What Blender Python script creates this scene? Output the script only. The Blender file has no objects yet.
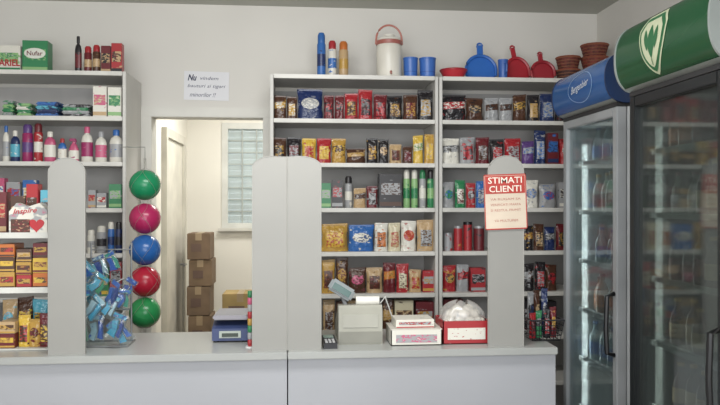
import bpy, bmesh, math, random
from mathutils import Vector, Matrix, Euler, noise
random.seed(7)
scn = bpy.context.scene
COL = scn.collection
R = math.radians
F = 700.0; H = 1.55
SN, CS = math.sin(R(5)), math.cos(R(5))
PI = math.pi

def P(px, py, Y):
    u = (px-360)/F; d = Y/(CS-u*SN)
    return Vector((d*(SN+u*CS), Y, H+(202.5-py)/F*d))
def X(px, Y): return P(px, 200, Y).x
def Z(px, py, Y): return P(px, py, Y).z

# ---------------------------------------------------------------- materials
PAL = dict(R='a32c32', D='66242a', N='24325c', K='272427', B='4e3428', G='b48e44', Y='ceac44', O='bd6c32', W='d8d5cb',
           S='9c9d9f', L='3567aa', C='58a6ba', E='307c50', F='88b078', P='c05a7c', M='92285c', T='b89c76', V='5a4079', H='cec6aa')
def lin(h):
    h = PAL.get(h, h)
    o = []
    for i in (0, 2, 4):
        v = int(h[i:i+2], 16)/255
        o.append(v/12.92 if v <= .04045 else ((v+.055)/1.055)**2.4)
    return (*o, 1)
_m = {}
def mat(h, rough=.55, metal=0, vary=.06, scale=6, bump=0):
    k = ('m', h, rough, metal, vary, scale, bump)
    if k in _m: return _m[k]
    m = bpy.data.materials.new('surface_'+PAL.get(h, h)); m.use_nodes = True
    nt = m.node_tree; b = nt.nodes['Principled BSDF']
    b.inputs['Roughness'].default_value = rough; b.inputs['Metallic'].default_value = metal
    tc = nt.nodes.new('ShaderNodeTexCoord'); n = nt.nodes.new('ShaderNodeTexNoise'); n.inputs['Scale'].default_value = scale
    nt.links.new(tc.outputs['Object'], n.inputs['Vector'])
    r = nt.nodes.new('ShaderNodeValToRGB'); c = lin(h)
    r.color_ramp.elements[0].color = tuple(max(0, x*(1-vary*2)) for x in c[:3])+(1,)
    r.color_ramp.elements[1].color = tuple(min(1, x*(1+vary)) for x in c[:3])+(1,)
    r.color_ramp.elements[0].position = .3; r.color_ramp.elements[1].position = .7
    nt.links.new(n.outputs['Fac'], r.inputs['Fac']); nt.links.new(r.outputs['Color'], b.inputs['Base Color'])
    if bump:
        n2 = nt.nodes.new('ShaderNodeTexNoise'); n2.inputs['Scale'].default_value = scale*12
        nt.links.new(tc.outputs['Object'], n2.inputs['Vector'])
        bp = nt.nodes.new('ShaderNodeBump'); bp.inputs['Strength'].default_value = bump; bp.inputs['Distance'].default_value = .01
        nt.links.new(n2.outputs['Fac'], bp.inputs['Height']); nt.links.new(bp.outputs['Normal'], b.inputs['Normal'])
    _m[k] = m; return m
def printed(c1, c2, c3, scale=22, rough=.35, crinkle=0):
    k = ('p', c1, c2, c3, scale, rough, crinkle)
    if k in _m: return _m[k]
    m = bpy.data.materials.new('printed_film'); m.use_nodes = True
    nt = m.node_tree; b = nt.nodes['Principled BSDF']; b.inputs['Roughness'].default_value = rough
    tc = nt.nodes.new('ShaderNodeTexCoord'); oi = nt.nodes.new('ShaderNodeObjectInfo')
    ml = nt.nodes.new('ShaderNodeMath'); ml.operation = 'MULTIPLY'; ml.inputs[1].default_value = 37
    nt.links.new(oi.outputs['Random'], ml.inputs[0])
    ad = nt.nodes.new('ShaderNodeVectorMath'); ad.operation = 'ADD'
    nt.links.new(tc.outputs['Object'], ad.inputs[0]); nt.links.new(ml.outputs[0], ad.inputs[1])
    mp = nt.nodes.new('ShaderNodeMapping'); mp.inputs['Scale'].default_value = (1, 1, 1.9)
    nt.links.new(ad.outputs[0], mp.inputs['Vector'])
    n = nt.nodes.new('ShaderNodeTexNoise'); n.inputs['Scale'].default_value = scale; n.inputs['Detail'].default_value = 2.5
    nt.links.new(mp.outputs[0], n.inputs['Vector'])
    r = nt.nodes.new('ShaderNodeValToRGB'); r.color_ramp.interpolation = 'LINEAR'
    e = r.color_ramp.elements; e[0].color = lin(c1); e[0].position = .50; e[1].color = lin(c3); e[1].position = .70
    for p, c in ((.56, c2), (.62, c2), (.40, c1)):
        x = e.new(p); x.color = lin(c)
    nt.links.new(n.outputs['Fac'], r.inputs['Fac']); nt.links.new(r.outputs['Color'], b.inputs['Base Color'])
    if crinkle:
        n2 = nt.nodes.new('ShaderNodeTexNoise'); n2.inputs['Scale'].default_value = 45; n2.inputs['Detail'].default_value = 2
        nt.links.new(ad.outputs[0], n2.inputs['Vector'])
        bp = nt.nodes.new('ShaderNodeBump'); bp.inputs['Strength'].default_value = crinkle; bp.inputs['Distance'].default_value = .012
        nt.links.new(n2.outputs['Fac'], bp.inputs['Height']); nt.links.new(bp.outputs['Normal'], b.inputs['Normal'])
    _m[k] = m; return m
def glass(h='e8f0f0', refl=.045, opac=.02, rough=.03, fres=.35, diff='dfe8ec'):
    k = ('g', h, refl, opac, rough, fres, diff)
    if k in _m: return _m[k]
    m = bpy.data.materials.new('clear_pane'); m.use_nodes = True
    nt = m.node_tree; nt.nodes.remove(nt.nodes['Principled BSDF']); out = nt.nodes['Material Output']
    t = nt.nodes.new('ShaderNodeBsdfTransparent'); t.inputs[0].default_value = lin(h)
    g = nt.nodes.new('ShaderNodeBsdfGlossy'); g.inputs['Roughness'].default_value = rough
    d = nt.nodes.new('ShaderNodeBsdfDiffuse'); d.inputs[0].default_value = lin(diff)
    m1 = nt.nodes.new('ShaderNodeMixShader'); m2 = nt.nodes.new('ShaderNodeMixShader')
    lw = nt.nodes.new('ShaderNodeLayerWeight'); lw.inputs['Blend'].default_value = .2
    mm = nt.nodes.new('ShaderNodeMath'); mm.operation = 'MULTIPLY_ADD'; mm.inputs[1].default_value = fres; mm.inputs[2].default_value = refl
    nt.links.new(lw.outputs['Fresnel'], mm.inputs[0]); nt.links.new(mm.outputs[0], m1.inputs[0])
    nt.links.new(t.outputs[0], m1.inputs[1]); nt.links.new(g.outputs[0], m1.inputs[2])
    m2.inputs[0].default_value = opac; nt.links.new(m1.outputs[0], m2.inputs[1]); nt.links.new(d.outputs[0], m2.inputs[2])
    nt.links.new(m2.outputs[0], out.inputs[0]); _m[k] = m; return m

# ---------------------------------------------------------------- mesh builder
class MB:
    def __init__(s): s.bm = bmesh.new()
    def box(s, c, sz, bev=0, rot=None):
        M = Matrix.Translation(Vector(c))
        if rot: M = M @ Euler(rot).to_matrix().to_4x4()
        M = M @ Matrix.Diagonal((sz[0], sz[1], sz[2], 1))
        vs = bmesh.ops.create_cube(s.bm, size=1, matrix=M)['verts']
        if bev:
            es = list({e for v in vs for e in v.link_edges})
            bmesh.ops.bevel(s.bm, geom=es, offset=bev, segments=2, affect='EDGES')
        return s
    def span(s, a, b, bev=0):
        return s.box([(a[i]+b[i])/2 for i in range(3)], [abs(b[i]-a[i]) for i in range(3)], bev)
    def lathe(s, prof, c=(0, 0, 0), n=18, cap0=True, cap1=True, sx=1, sy=1):
        rings = []
        for r, z in prof:
            r = max(r, .0004)
            rings.append([s.bm.verts.new((c[0]+sx*r*math.cos(2*PI*i/n), c[1]+sy*r*math.sin(2*PI*i/n), c[2]+z)) for i in range(n)])
        for a, b in zip(rings, rings[1:]):
            for i in range(n): s.bm.faces.new((a[i], a[(i+1) % n], b[(i+1) % n], b[i]))
        if cap0: s.bm.faces.new(rings[0][::-1])
        if cap1: s.bm.faces.new(rings[-1])
        return s
    def tube(s, pts, r, n=6, closed=False):
        pts = [Vector(p) for p in pts]; L = len(pts); rings = []
        for i, p in enumerate(pts):
            a = pts[i-1] if (i > 0 or closed) else p
            b = pts[(i+1) % L] if (i < L-1 or closed) else p
            t = (b-a).normalized()
            up = Vector((0, 0, 1)) if abs(t.z) < .9 else Vector((1, 0, 0))
            e1 = t.cross(up).normalized(); e2 = t.cross(e1)
            rings.append([s.bm.verts.new(p+r*(math.cos(2*PI*k/n)*e1+math.sin(2*PI*k/n)*e2)) for k in range(n)])
        for i in range(L if closed else L-1):
            a, b = rings[i], rings[(i+1) % L]
            for k in range(n): s.bm.faces.new((a[k], a[(k+1) % n], b[(k+1) % n], b[k]))
        if not closed: s.bm.faces.new(rings[0][::-1]); s.bm.faces.new(rings[-1])
        return s
    def prism(s, out, a0, a1, axis='Y'):
        def f(p, a): return {'Y': (p[0], a, p[1]), 'X': (a, p[0], p[1]), 'Z': (p[0], p[1], a)}[axis]
        A = [s.bm.verts.new(f(p, a0)) for p in out]; B = [s.bm.verts.new(f(p, a1)) for p in out]
        s.bm.faces.new(A); s.bm.faces.new(B[::-1]); n = len(out)
        for i in range(n): s.bm.faces.new((A[i], A[(i+1) % n], B[(i+1) % n], B[i]))
        return s
    def surf(s, fn, nu, nv):
        g = [[s.bm.verts.new(fn(i/nu, j/nv)) for j in range(nv+1)] for i in range(nu+1)]
        for i in range(nu):
            for j in range(nv): s.bm.faces.new((g[i][j], g[i+1][j], g[i+1][j+1], g[i][j+1]))
        return s
    def build(s, name, m, parent=None, smooth=True, norm=True, ang=35):
        if norm: bmesh.ops.recalc_face_normals(s.bm, faces=s.bm.faces[:])
        me = bpy.data.meshes.new(name)
        if smooth:
            for f in s.bm.faces: f.smooth = True
            for e in s.bm.edges:
                if len(e.link_faces) == 2 and e.calc_face_angle(0) > R(ang): e.smooth = False
        s.bm.to_mesh(me); s.bm.free()
        me.materials.append(m)
        o = bpy.data.objects.new(name, me); COL.objects.link(o)
        if parent: o.parent = parent
        return o
def tag(o, label, cat, group=None):
    o['label'] = label; o['category'] = cat
    if group: o['group'] = group
    return o
def thing(name, label, cat, loc=(0, 0, 0), rz=0, group=None, rx=0, ry=0):
    o = bpy.data.objects.new(name, None); o.empty_display_size = .05; COL.objects.link(o)
    o.location = loc; o.rotation_euler = (rx, ry, rz)
    return tag(o, label, cat, group)
def struct(o): o['kind'] = 'structure'; return o
def copy_tree(o, parent=None):
    c = o.copy(); COL.objects.link(c)
    if parent: c.parent = parent
    for ch in list(o.children): copy_tree(ch, c)
    return c
def lettering(txt, w, h, m, parent, fn, name='lettering', off=.012, shear=0):
    cu = bpy.data.curves.new('t', 'FONT'); cu.body = txt; cu.size = 1; cu.align_x = 'CENTER'; cu.resolution_u = 2
    cu.offset = off; cu.shear = shear
    o = bpy.data.objects.new('t', cu); COL.objects.link(o); bpy.context.view_layer.update()
    me = bpy.data.meshes.new_from_object(o.evaluated_get(bpy.context.evaluated_depsgraph_get()))
    bpy.data.objects.remove(o)
    xs = [v.co.x for v in me.vertices]; ys = [v.co.y for v in me.vertices]
    x0, x1, y0, y1 = min(xs), max(xs), min(ys), max(ys)
    for v in me.vertices:
        v.co = Vector(fn(((v.co.x-x0)/(x1-x0)-.5)*w, ((v.co.y-y0)/(y1-y0)-.5)*h))
    me.materials.clear(); me.materials.append(m); me.name = name
    ob = bpy.data.objects.new(name, me); COL.objects.link(ob); ob.parent = parent
    return ob

# ---------------------------------------------------------------- label registry
REG = []
ORD = ['first', 'second', 'third', 'fourth', 'fifth', 'sixth', 'seventh', 'eighth', 'ninth', 'tenth', 'eleventh', 'twelfth']
NUM = ['', 'one', 'two', 'three', 'four', 'five', 'six', 'seven', 'eight', 'nine', 'ten', 'eleven', 'twelve']
def reg(o, desc, where, x): REG.append((o, desc, where, x))
def finalize():
    g = {}
    for r in REG: g.setdefault((r[1], r[2]), []).append(r)
    for (d, w), L in g.items():
        L.sort(key=lambda r: r[3])
        for i, r in enumerate(L):
            if len(L) == 1: s = f"{d}, {w}"
            elif i == len(L)-1: s = f"{d}, rightmost of {NUM[len(L)]}, {w}"
            elif i == 0: s = f"{d}, leftmost of {NUM[len(L)]}, {w}"
            else: s = f"{d}, {ORD[i]} of {NUM[len(L)]} from left, {w}"
            r[0]['label'] = s
            if len(s.split()) > 16: print('LONG', s)

# ---------------------------------------------------------------- room shell
WALLM = mat('d9d6d0', .9, vary=.03, scale=1.5, bump=.05)
CEILM = mat('c0c0b8', .95, vary=.03, scale=1.2)
CREAM = mat('dedbd2', .9, vary=.03, scale=1.5)
TRIM = mat('d4d2cb', .5, vary=.03)
zc = 2.775; XL, XR, YB = -2.02, 1.93, 4.40
d0, d1, dz = X(150, YB), X(265, YB), Z(150, 115, YB)
b = MB(); b.span((XL-.1, YB, 0), (d0, YB+.12, zc)); b.span((d1, YB, 0), (XR+.1, YB+.12, zc)); b.span((d0, YB, dz), (d1, YB+.12, zc))
struct(b.build('wall_back', WALLM, smooth=False))
struct(MB().span((XL-.1, -1.2, 0), (XL, YB, zc)).build('wall_left', WALLM, smooth=False))
struct(MB().span((XR, -1.2, 0), (XR+.1, YB, zc)).build('wall_right', WALLM, smooth=False))
struct(MB().span((XL-.1, -1.2, zc), (XR+.1, YB+.12, zc+.1)).build('ceiling', CEILM, smooth=False))
struct(MB().span((XL-.1, -1.2, -.1), (XR+.1, YB+.12, 0)).build('floor', mat('8d8478', .5, vary=.08, scale=3), smooth=False))
# storeroom beyond the doorway
SX0, SX1, SY = -1.03, .7, 6.6
wx0, wx1, wz0, wz1 = X(223, SY), X(223, SY)+.62, Z(230, 228, SY), Z(230, 124, SY)
b = MB(); b.span((SX0-.1, SY, 0), (wx0, SY+.15, zc)); b.span((wx1, SY, 0), (SX1+.1, SY+.15, zc))
b.span((wx0, SY, 0), (wx1, SY+.15, wz0)); b.span((wx0, SY, wz1), (wx1, SY+.15, zc))
struct(b.build('wall_storeroom_back', CREAM, smooth=False))
struct(MB().span((SX0-.1, YB+.12, 0), (SX0, SY, zc)).build('wall_storeroom_left', CREAM, smooth=False))
struct(MB().span((SX1, YB+.12, 0), (SX1+.1, SY, zc)).build('wall_storeroom_right', CREAM, smooth=False))
struct(MB().span((SX0-.1, YB+.12, zc), (SX1+.1, SY+.15, zc+.1)).build('ceiling_storeroom', CREAM, smooth=False))
struct(MB().span((SX0-.1, YB+.12, -.1), (SX1+.1, SY+.15, 0)).build('floor_storeroom', mat('a59c8c', .6), smooth=False))
# door trim around the opening
tw = .06
b = MB(); b.span((d0-tw, YB-.02, 0), (d0+.012, YB+.13, dz-.012), .003); b.span((d1-.012, YB-.02, 0), (d1+.045, YB+.13, dz-.012), .003)
b.span((d0-tw, YB-.02, dz-.012), (d1+.045, YB+.13, dz+.05), .003)
struct(b.build('trim_1', TRIM))
# inner storeroom door, closed, in its left wall
dr = struct(MB().span((SX0, 5.45, 0), (SX0+.02, 6.2, 2.05), .003).build('door_1', mat('d0ccc0', .5)))
b = MB(); b.span((SX0+.001, 5.38, 0), (SX0+.04, 5.45, 2.12)); b.span((SX0+.001, 6.2, 0), (SX0+.04, 6.27, 2.12)); b.span((SX0+.001, 5.45, 2.05), (SX0+.04, 6.2, 2.12))
b.build('door_frame', mat('c6c2b6', .5), dr)
MB().tube([(SX0+.02, 6.1, 1.02), (SX0+.07, 6.1, 1.02), (SX0+.07, 5.98, 1.02)], .009).build('door_handle', mat('909090', .3, .8), dr)
# window with white frame, lattice, pane and pale shutter behind
w = .045; f0, f1 = SY-.012, SY+.05
b = MB()
b.span((wx0-.01, f0, wz0), (wx0+w, f1, wz1+.01)); b.span((wx1-w, f0, wz0), (wx1+.01, f1, wz1+.01))
b.span((wx0+w, f0, wz0), (wx1-w, f1, wz0+w)); b.span((wx0+w, f0, wz1-w), (wx1-w, f1, wz1+.01))
win = struct(b.build('window_1', mat('c9cac5', .5)))
MB().span((wx0+w-.002, SY+.015, wz0+w-.002), (wx1-w+.002, SY+.022, wz1-w+.002)).build('window_pane', glass('f0f4f4', .02, .20, .3, .1, diff='eef4f4'), win)
b = MB(); nn = 4; gw = wx1-wx0-2*w; gh = wz1-wz0-2*w
for i in range(1, nn): x = wx0+w+i*gw/nn; b.box((x, SY+.006, (wz0+wz1)/2), (.012, .012, gh))
for i in range(1, 8): z = wz0+w+i*gh/8; b.box(((wx0+wx1)/2, SY+.006, z), (gw, .010, .010))
b.build('window_lattice', mat('9ea29e', .5), win)
b = MB(); n = 18
for i in range(n):
    z = wz0+.01+(i+.5)*(wz1-wz0-.02)/n
    b.box(((wx0+wx1)/2, SY+.085, z), (wx1-wx0-.004, .010, (wz1-wz0)/n*.86), .002)
b.build('window_shutter', mat('c4cbca', .6), win)
MB().span((wx0-.04, SY-.06, wz0-.03), (wx1+.04, SY-.012, wz0), .004).build('window_sill', mat('c4c2ba', .5), win)

# ---------------------------------------------------------------- shelving
LEVELPY = [75, 119, 163, 208, 252, 294]
def shelf_z(i):
    if i < 6: return Z(355, LEVELPY[i], 4.0)
    return [.77, .50, .14][i-6]
SHM = mat('c9c7c2', .45, vary=.03); SHB = mat('b0aeac', .6, vary=.04)
def shelving(x0, x1, label):
    t = thing('shelving_unit', label, 'shelving', ((x0+x1)/2, 4.19, 0), group='grey metal shelving units on the back wall')
    w = x1-x0
    MB().box((0, .182, 1.14), (w-.04, .012, 2.20)).build('back_panel', SHB, t)
    for sx in (-1, 1):
        b = MB(); b.box((sx*(w/2-.01), 0, 1.14), (.018, .38, 2.28), .002)
        b.build('side_panel', SHM, t)
    for i in range(9):
        z = shelf_z(i)
        s = MB().box((0, -.005, z-.009), (w-.040, .36, .018), .002).build('shelf', SHM, t)
        MB().box((0, -.190, z-.012), (w-.042, .006, .024), .002).build('price_rail', mat('d2d0ca', .35), s)
    return t
ML0, ML1 = X(270, 4.0), X(438.5, 4.0)
RL0, RL1 = ML1+.004, ML1+.98
LL1 = X(126, 4.0); LL0 = LL1-.98
shelving(LL0, LL1, 'grey shelving unit with cleaning products left of the doorway')
shelving(ML0, ML1, 'grey shelving unit with coffee packs directly right of the doorway')
shelving(RL0, RL1, 'grey shelving unit partly behind the blue-topped fridge')

# ---------------------------------------------------------------- products
def pouch_fn(w, h, d, hang, seed):
    def T(u, v):
        a = max(0, 1-abs(u)**3.5)**.5
        if hang: q = min(1, max(0, (v-.06)/.88)); g = max(0, math.sin(PI*q))**.5 if 0 < q < 1 else 0
        else: g = (max(0, 1-(v/.92)**3)**.6 if v < .92 else 0)*min(1, .7+v)
        n = noise.noise(Vector((u*2+seed, v*3, seed)))*.30
        return .0012+d/2*a*g*(1+n)
    k1, k2 = noise.noise(Vector((seed, 1.3, 0)))*.12, noise.noise(Vector((seed, 7.7, 2)))*.08
    def pos(u, v, side, off=0):
        ww = w/2*(1-.06*math.sin(PI*v)+.02*math.sin(v*19+seed)*(1 if abs(u) > .9 else 0))
        return Vector((u*ww+k1*w*v*v*.5, side*(T(u, v)+off), v*h*(1+k2*u*v*.5)))
    return pos
def product(kind, w, h, d, cs, t, seed=0):
    c1, c2, c3 = (list(cs)+[cs[-1]]*3)[:3]
    if kind in 'PH':
        pos = pouch_fn(w, h, d, kind == 'H', seed)
        b = MB(); b.surf(lambda a, c: pos(a*2-1, c, -1), 10, 12); b.surf(lambda a, c: pos(a*2-1, c, 1), 10, 12)
        bmesh.ops.remove_doubles(b.bm, verts=b.bm.verts[:], dist=.0001)
        bmesh.ops.holes_fill(b.bm, edges=[e for e in b.bm.edges if e.is_boundary])
        b.build('pouch', printed(c1, c1, c2, 30, .22, .7), t, ang=60)
        st = int(seed*7) % 3
        if st == 0: lab = lambda a, c: pos((a*2-1)*.74*math.sqrt(max(.02, 1-(c*2-1)**2*.96)), .34+.36*c, -1, .0015)
        elif st == 1: lab = lambda a, c: pos((a*2-1)*.93, .46+.26*c+.05*(a-.5), -1, .0015)
        else: lab = lambda a, c: pos((a*2-1)*.66, .16+.52*c, -1, .0015)
        MB().surf(lab, 8, 8).build('label', printed(c2, c3, c1, 62, .3, .4), t)
        MB().box((0, -.002, h*.965), (w*.9, .006, h*.05), .001).build('seal', mat(c1, .3), t)
    elif kind in 'BK':
        MB().box((0, 0, h/2), (w, d, h), .0015).build('body', printed(c1, c1, c2, 24), t)
        MB().box((0, -d/2-.0008, h*.56), (w*.84, .002, h*.34), .0005).build('label', printed(c2, c3, c1, 58), t)
        MB().box((0, -d/2-.0005, h*.12), (w*.98, .0015, h*.12)).build('stripe', mat(c3, .4), t)
    elif kind == 'T':
        r = w/2
        MB().lathe([(r*.85, 0), (r, .006), (r, h*.62), (r*.8, h*.74), (r*.38, h*.80), (r*.38, h*.84)], sy=.7).build('body', mat(c1, .3), t)
        MB().lathe([(r*.5, h*.82), (r*.5, h*.97), (r*.4, h)], n=14, sy=.8).build('cap', mat(c3, .35), t)
        MB().lathe([(r*1.015, h*.16), (r*1.015, h*.56)], cap0=False, cap1=False, sy=.71).build('label', printed(c2, c2, c3, 45), t)
    elif kind == 'G':
        r = w/2
        MB().lathe([(r*.9, 0), (r, .006), (r*.95, h*.5), (r*.6, h*.68), (r*.3, h*.74), (r*.3, h*.8)], sy=.6).build('body', mat(c1, .3), t)
        MB().box((-r*.15, 0, h*.87), (r*1.3, .02, h*.12), .004).box((r*.35, 0, h*.78), (r*.25, .012, h*.14), .002, rot=(0, .4, 0)).build('spray_head', mat(c3, .35), t)
        MB().lathe([(r*1.01, h*.12), (r*.99, h*.46)], cap0=False, cap1=False, sy=.61).build('label', printed(c2, c2, c3, 35), t)
    elif kind == 'A':
        r = w/2
        MB().lathe([(r*.92, 0), (r, .004), (r, h*.74), (r*.75, h*.79)]).build('can_body', printed(c1, c1, c2, 25), t)
        MB().lathe([(r*.86, h*.77), (r*.86, h*.94), (r*.6, h)], n=16).build('cap', mat(c3, .35), t)
        MB().lathe([(r*1.015, h*.25), (r*1.015, h*.52)], cap0=False, cap1=False).build('label', printed(c2, c2, c1, 60), t)
    elif kind == 'C':
        r = w/2
        MB().lathe([(r, 0), (r, h*.93)], n=22).build('tin_body', printed(c1, c1, c2, 25), t)
        MB().lathe([(r*1.03, h*.9), (r*1.03, h), (r*.95, h)], n=22).build('lid', mat(c3, .3, .3), t)
    elif kind == 'L':
        n = 4
        for k in range(n):
            z0 = h*k/n
            MB().box((random.uniform(-.03, .03)*w, 0, z0+h/n/2), (w*random.uniform(.90, .97), d, h/n*.94), min(.007, h/n*.3)).build('folded_layer', printed([c1, c2, c3, c1][k], c2, c3, 24, .3, .5), t)

SHNAME = ['on top of', 'first shelf of', 'second shelf of', 'third shelf of', 'fourth shelf of', 'fifth shelf of', 'sixth shelf of']
def row(unit, lvl, items, group, Yf=4.03, zz=None, where=None, dmax=.14):
    for it in items:
        x0, x1, yt, kind, cat, cs, desc = it
        a, c = P(x0, yt, Yf), P(x1, yt, Yf)
        z = shelf_z(lvl) if zz is None else zz
        w = (c.x-a.x)*(1.03 if kind == 'P' else .97); h = max(.03, (a.z+c.z)/2-z)
        if lvl and zz is None: h = min(h, .222)
        d = {'P': min(w*.6, .07), 'H': min(.05, w*.35), 'B': min(max(w*.7, .05), dmax), 'K': min(w*.7, .07), 'L': .18}.get(kind, w)
        t = thing(cat.replace(' ', '_'), desc, cat, ((a.x+c.x)/2, Yf+d/2+random.uniform(0, .02), z), rz=random.uniform(-.04, .04), group=group)
        product(kind, w, h, d, cs, t, seed=x0*.37)
        reg(t, desc, where or f'{SHNAME[lvl]} {unit}', x0)
MID, RGT, LFT = 'middle unit', 'right unit', 'left unit'
row(MID, 1, [
 (274,286,95,'P','coffee bag','BGW','dark brown coffee bag'), (287,297,96,'P','coffee bag','BGW','dark brown coffee bag'),
 (298,323,88,'P','coffee bag','NSW','large navy coffee bag'), (324,334,95,'P','coffee bag','DKR','dark red coffee bag'),
 (335,344,95,'P','coffee bag','DKR','dark red coffee bag'), (345,358,93,'P','coffee bag','RBG','red coffee bag with gold label'),
 (359,373,89,'P','coffee bag','RKD','tall red and black coffee bag'), (374,387,94,'P','coffee bag','DRK','maroon coffee bag'),
 (388,403,95,'P','coffee bag','KBG','black coffee bag with gold label'), (404,418,94,'P','coffee bag','BDG','brown and red coffee bag'),
 (419,434,89,'P','coffee bag','KSG','tall black and silver coffee bag')], 'coffee packs on the first shelf')
row(MID, 2, [
 (273,286,137,'P','coffee bag','BKG','dark brown pouch'), (287,301,137,'P','coffee bag','KDS','black and maroon pouch'),
 (302,316,138,'P','snack bag','YRG','yellow pouch with red print'), (317,331,138,'P','snack bag','RYG','red pouch with yellow print'),
 (332,346,138,'P','snack bag','GBY','gold pouch with brown print'), (347,366,148,'P','biscuit pack','BTG','low brown pouch'),
 (367,378,138,'P','coffee bag','KGB','black and gold pouch'), (379,389,139,'P','coffee bag','KTB','black and tan pouch'),
 (390,402,144,'P','snack bag','TBD','small tan pouch'), (403,413,146,'P','snack bag','BDS','small brown pouch'),
 (414,424,135,'P','snack bag','YHE','yellow and white pouch'), (425,435,134,'P','snack bag','GYT','gold and yellow pouch')], 'packs on the second shelf')
row(MID, 3, [
 (321,331,183,'B','tea box','ESF','green small box'), (332,343,180,'B','tea box','KRS','black and red small box'),
 (345,353,176,'A','spray can','SWK','slim grey can'), (354,366,188,'P','snack bag','TBS','small tan pouch'), (367,378,186,'P','snack bag','DSK','small maroon pouch'),
 (379,402,174,'B','razor box','KSB','large black box'), (404,411,168,'A','shaving foam','FEW','pale green can'),
 (412,419,168,'A','shaving foam','FEW','pale green can'), (420,427,169,'A','shaving foam','SWE','grey can'),
 (428,435,168,'A','shaving foam','EFK','dark green can')], 'boxes and cans on the third shelf')
row(MID, 4, [
 (322,348,224,'P','snack bag','GYR','gold snack bag'), (349,374,225,'P','snack bag','LWN','blue snack bag'),
 (375,388,223,'P','snack bag','WOB','white and orange snack bag'), (389,401,223,'P','snack bag','HTR','cream and tan snack bag'),
 (402,417,221,'P','snack bag','WRO','white and red snack bag'), (418,435,220,'P','snack bag','TSB','beige snack bag')], 'snack bags on the fourth shelf')
row(MID, 5, [
 (322,335,260,'P','snack bag','GBD','gold and brown pouch'), (336,348,258,'P','snack bag','BGD','brown pouch'),
 (349,366,268,'P','snack bag','BPD','brown and pink pouch'), (367,383,268,'P','snack bag','TBD','tan and brown pouch'),
 (384,396,263,'P','wafer pack','DOG','dark red wafer pack'), (397,409,264,'P','wafer pack','RHB','red and cream wafer pack'),
 (410,422,270,'P','snack bag','TRG','tan and red pouch'), (423,435,271,'B','chocolate box','RSG','red box')], 'sweets on the fifth shelf')
row(MID, 6, [
 (323,335,300,'P','snack bag','TBS','tan pouch'), (336,347,302,'B','carton','BGS','brown and gold carton'), (348,368,301,'B','carton','TSB','tan carton'),
 (370,382,299,'P','snack bag','SLK','silver pouch'), (383,394,300,'P','snack bag','BTG','brown pouch'), (395,414,301,'B','carton','HBT','cream carton'), (416,434,302,'B','carton','DSG','dark red carton')], 'packs on the sixth shelf')
row(RGT, 1, [
 (443,467,94,'P','coffee bag','KRW','wide black coffee bag with white label'), (468,485,97,'P','coffee bag','BKT','dark brown bag'),
 (486,500,97,'P','coffee bag','SBK','silver and brown bag'), (501,514,97,'P','coffee bag','SBK','silver and brown bag'),
 (515,528,94,'P','coffee bag','BGK','dark brown bag with gold label'), (529,541,94,'P','coffee bag','KTG','black bag with tan label'),
 (542,556,93,'P','coffee bag','NSL','navy and silver bag'), (557,574,95,'P','coffee bag','KDS','black and red bag')], 'bags on the first shelf of the right unit')
row(RGT, 2, [
 (443,460,138,'P','sugar bag','WSK','white and silver pouch'), (461,476,137,'P','snack bag','SRK','silver and red pouch'),
 (477,490,137,'P','snack bag','DBS','maroon pouch'), (491,505,139,'P','snack bag','KRS','black pouch with red print'), (506,522,138,'P','snack bag','RSD','red pouch'),
 (523,535,141,'P','snack bag','VSL','violet pouch'), (536,547,130,'P','snack bag','NSL','tall navy pouch'), (548,559,133,'B','cereal box','DLN','tall maroon and blue box'),
 (561,577,138,'P','snack bag','RKW','red and black pouch')], 'packs on the second shelf of the right unit')
row(RGT, 3, [
 (444,455,182,'P','soap pack','SEL','silver and green pack'), (456,466,180,'P','soap pack','EWD','green pack'),
 (467,476,183,'P','soap pack','RSK','red pack'), (477,486,181,'P','soap pack','LSN','blue pack'),
 (525,540,180,'P','soap pack','WSL','white pack'), (541,557,184,'P','soap pack','SLR','grey and blue pack'), (560,576,182,'B','soap box','SKW','grey carton')], 'packs on the third shelf of the right unit')
row(RGT, 4, [
 (445,454,233,'C','tin','SRS','squat silver tin'), (455,464,226,'C','tin','RGS','red tin'), (465,474,222,'C','tin','RKK','dark topped red tin'),
 (475,486,226,'C','tin','DKS','dark red tin'), (524,534,226,'P','snack bag','KGD','black pouch'), (535,545,224,'P','snack bag','BTK','brown pouch'),
 (546,556,227,'P','snack bag','NSK','navy pouch'), (558,568,224,'P','snack bag','DKG','maroon pouch')], 'tins and pouches on the fourth shelf of the right unit')
row(RGT, 5, [
 (444,457,266,'P','snack bag','RGK','red pouch'), (458,470,265,'P','snack bag','SRK','silver pouch with red label'), (471,486,268,'B','chocolate box','RKS','wide red carton'),
 (524,535,264,'P','snack bag','KSB','black pouch'), (536,546,262,'P','snack bag','KRS','black and red pouch'), (547,558,265,'P','snack bag','BRK','brown pouch')], 'packs on the fifth shelf')
row(RGT, 6, [(444,464,300,'B','carton','DSK','red and grey carton'), (524,540,300,'B','carton','KSD','black carton'), (542,558,302,'B','carton','KDS','black and maroon carton')], 'cartons on the sixth shelf')
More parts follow.
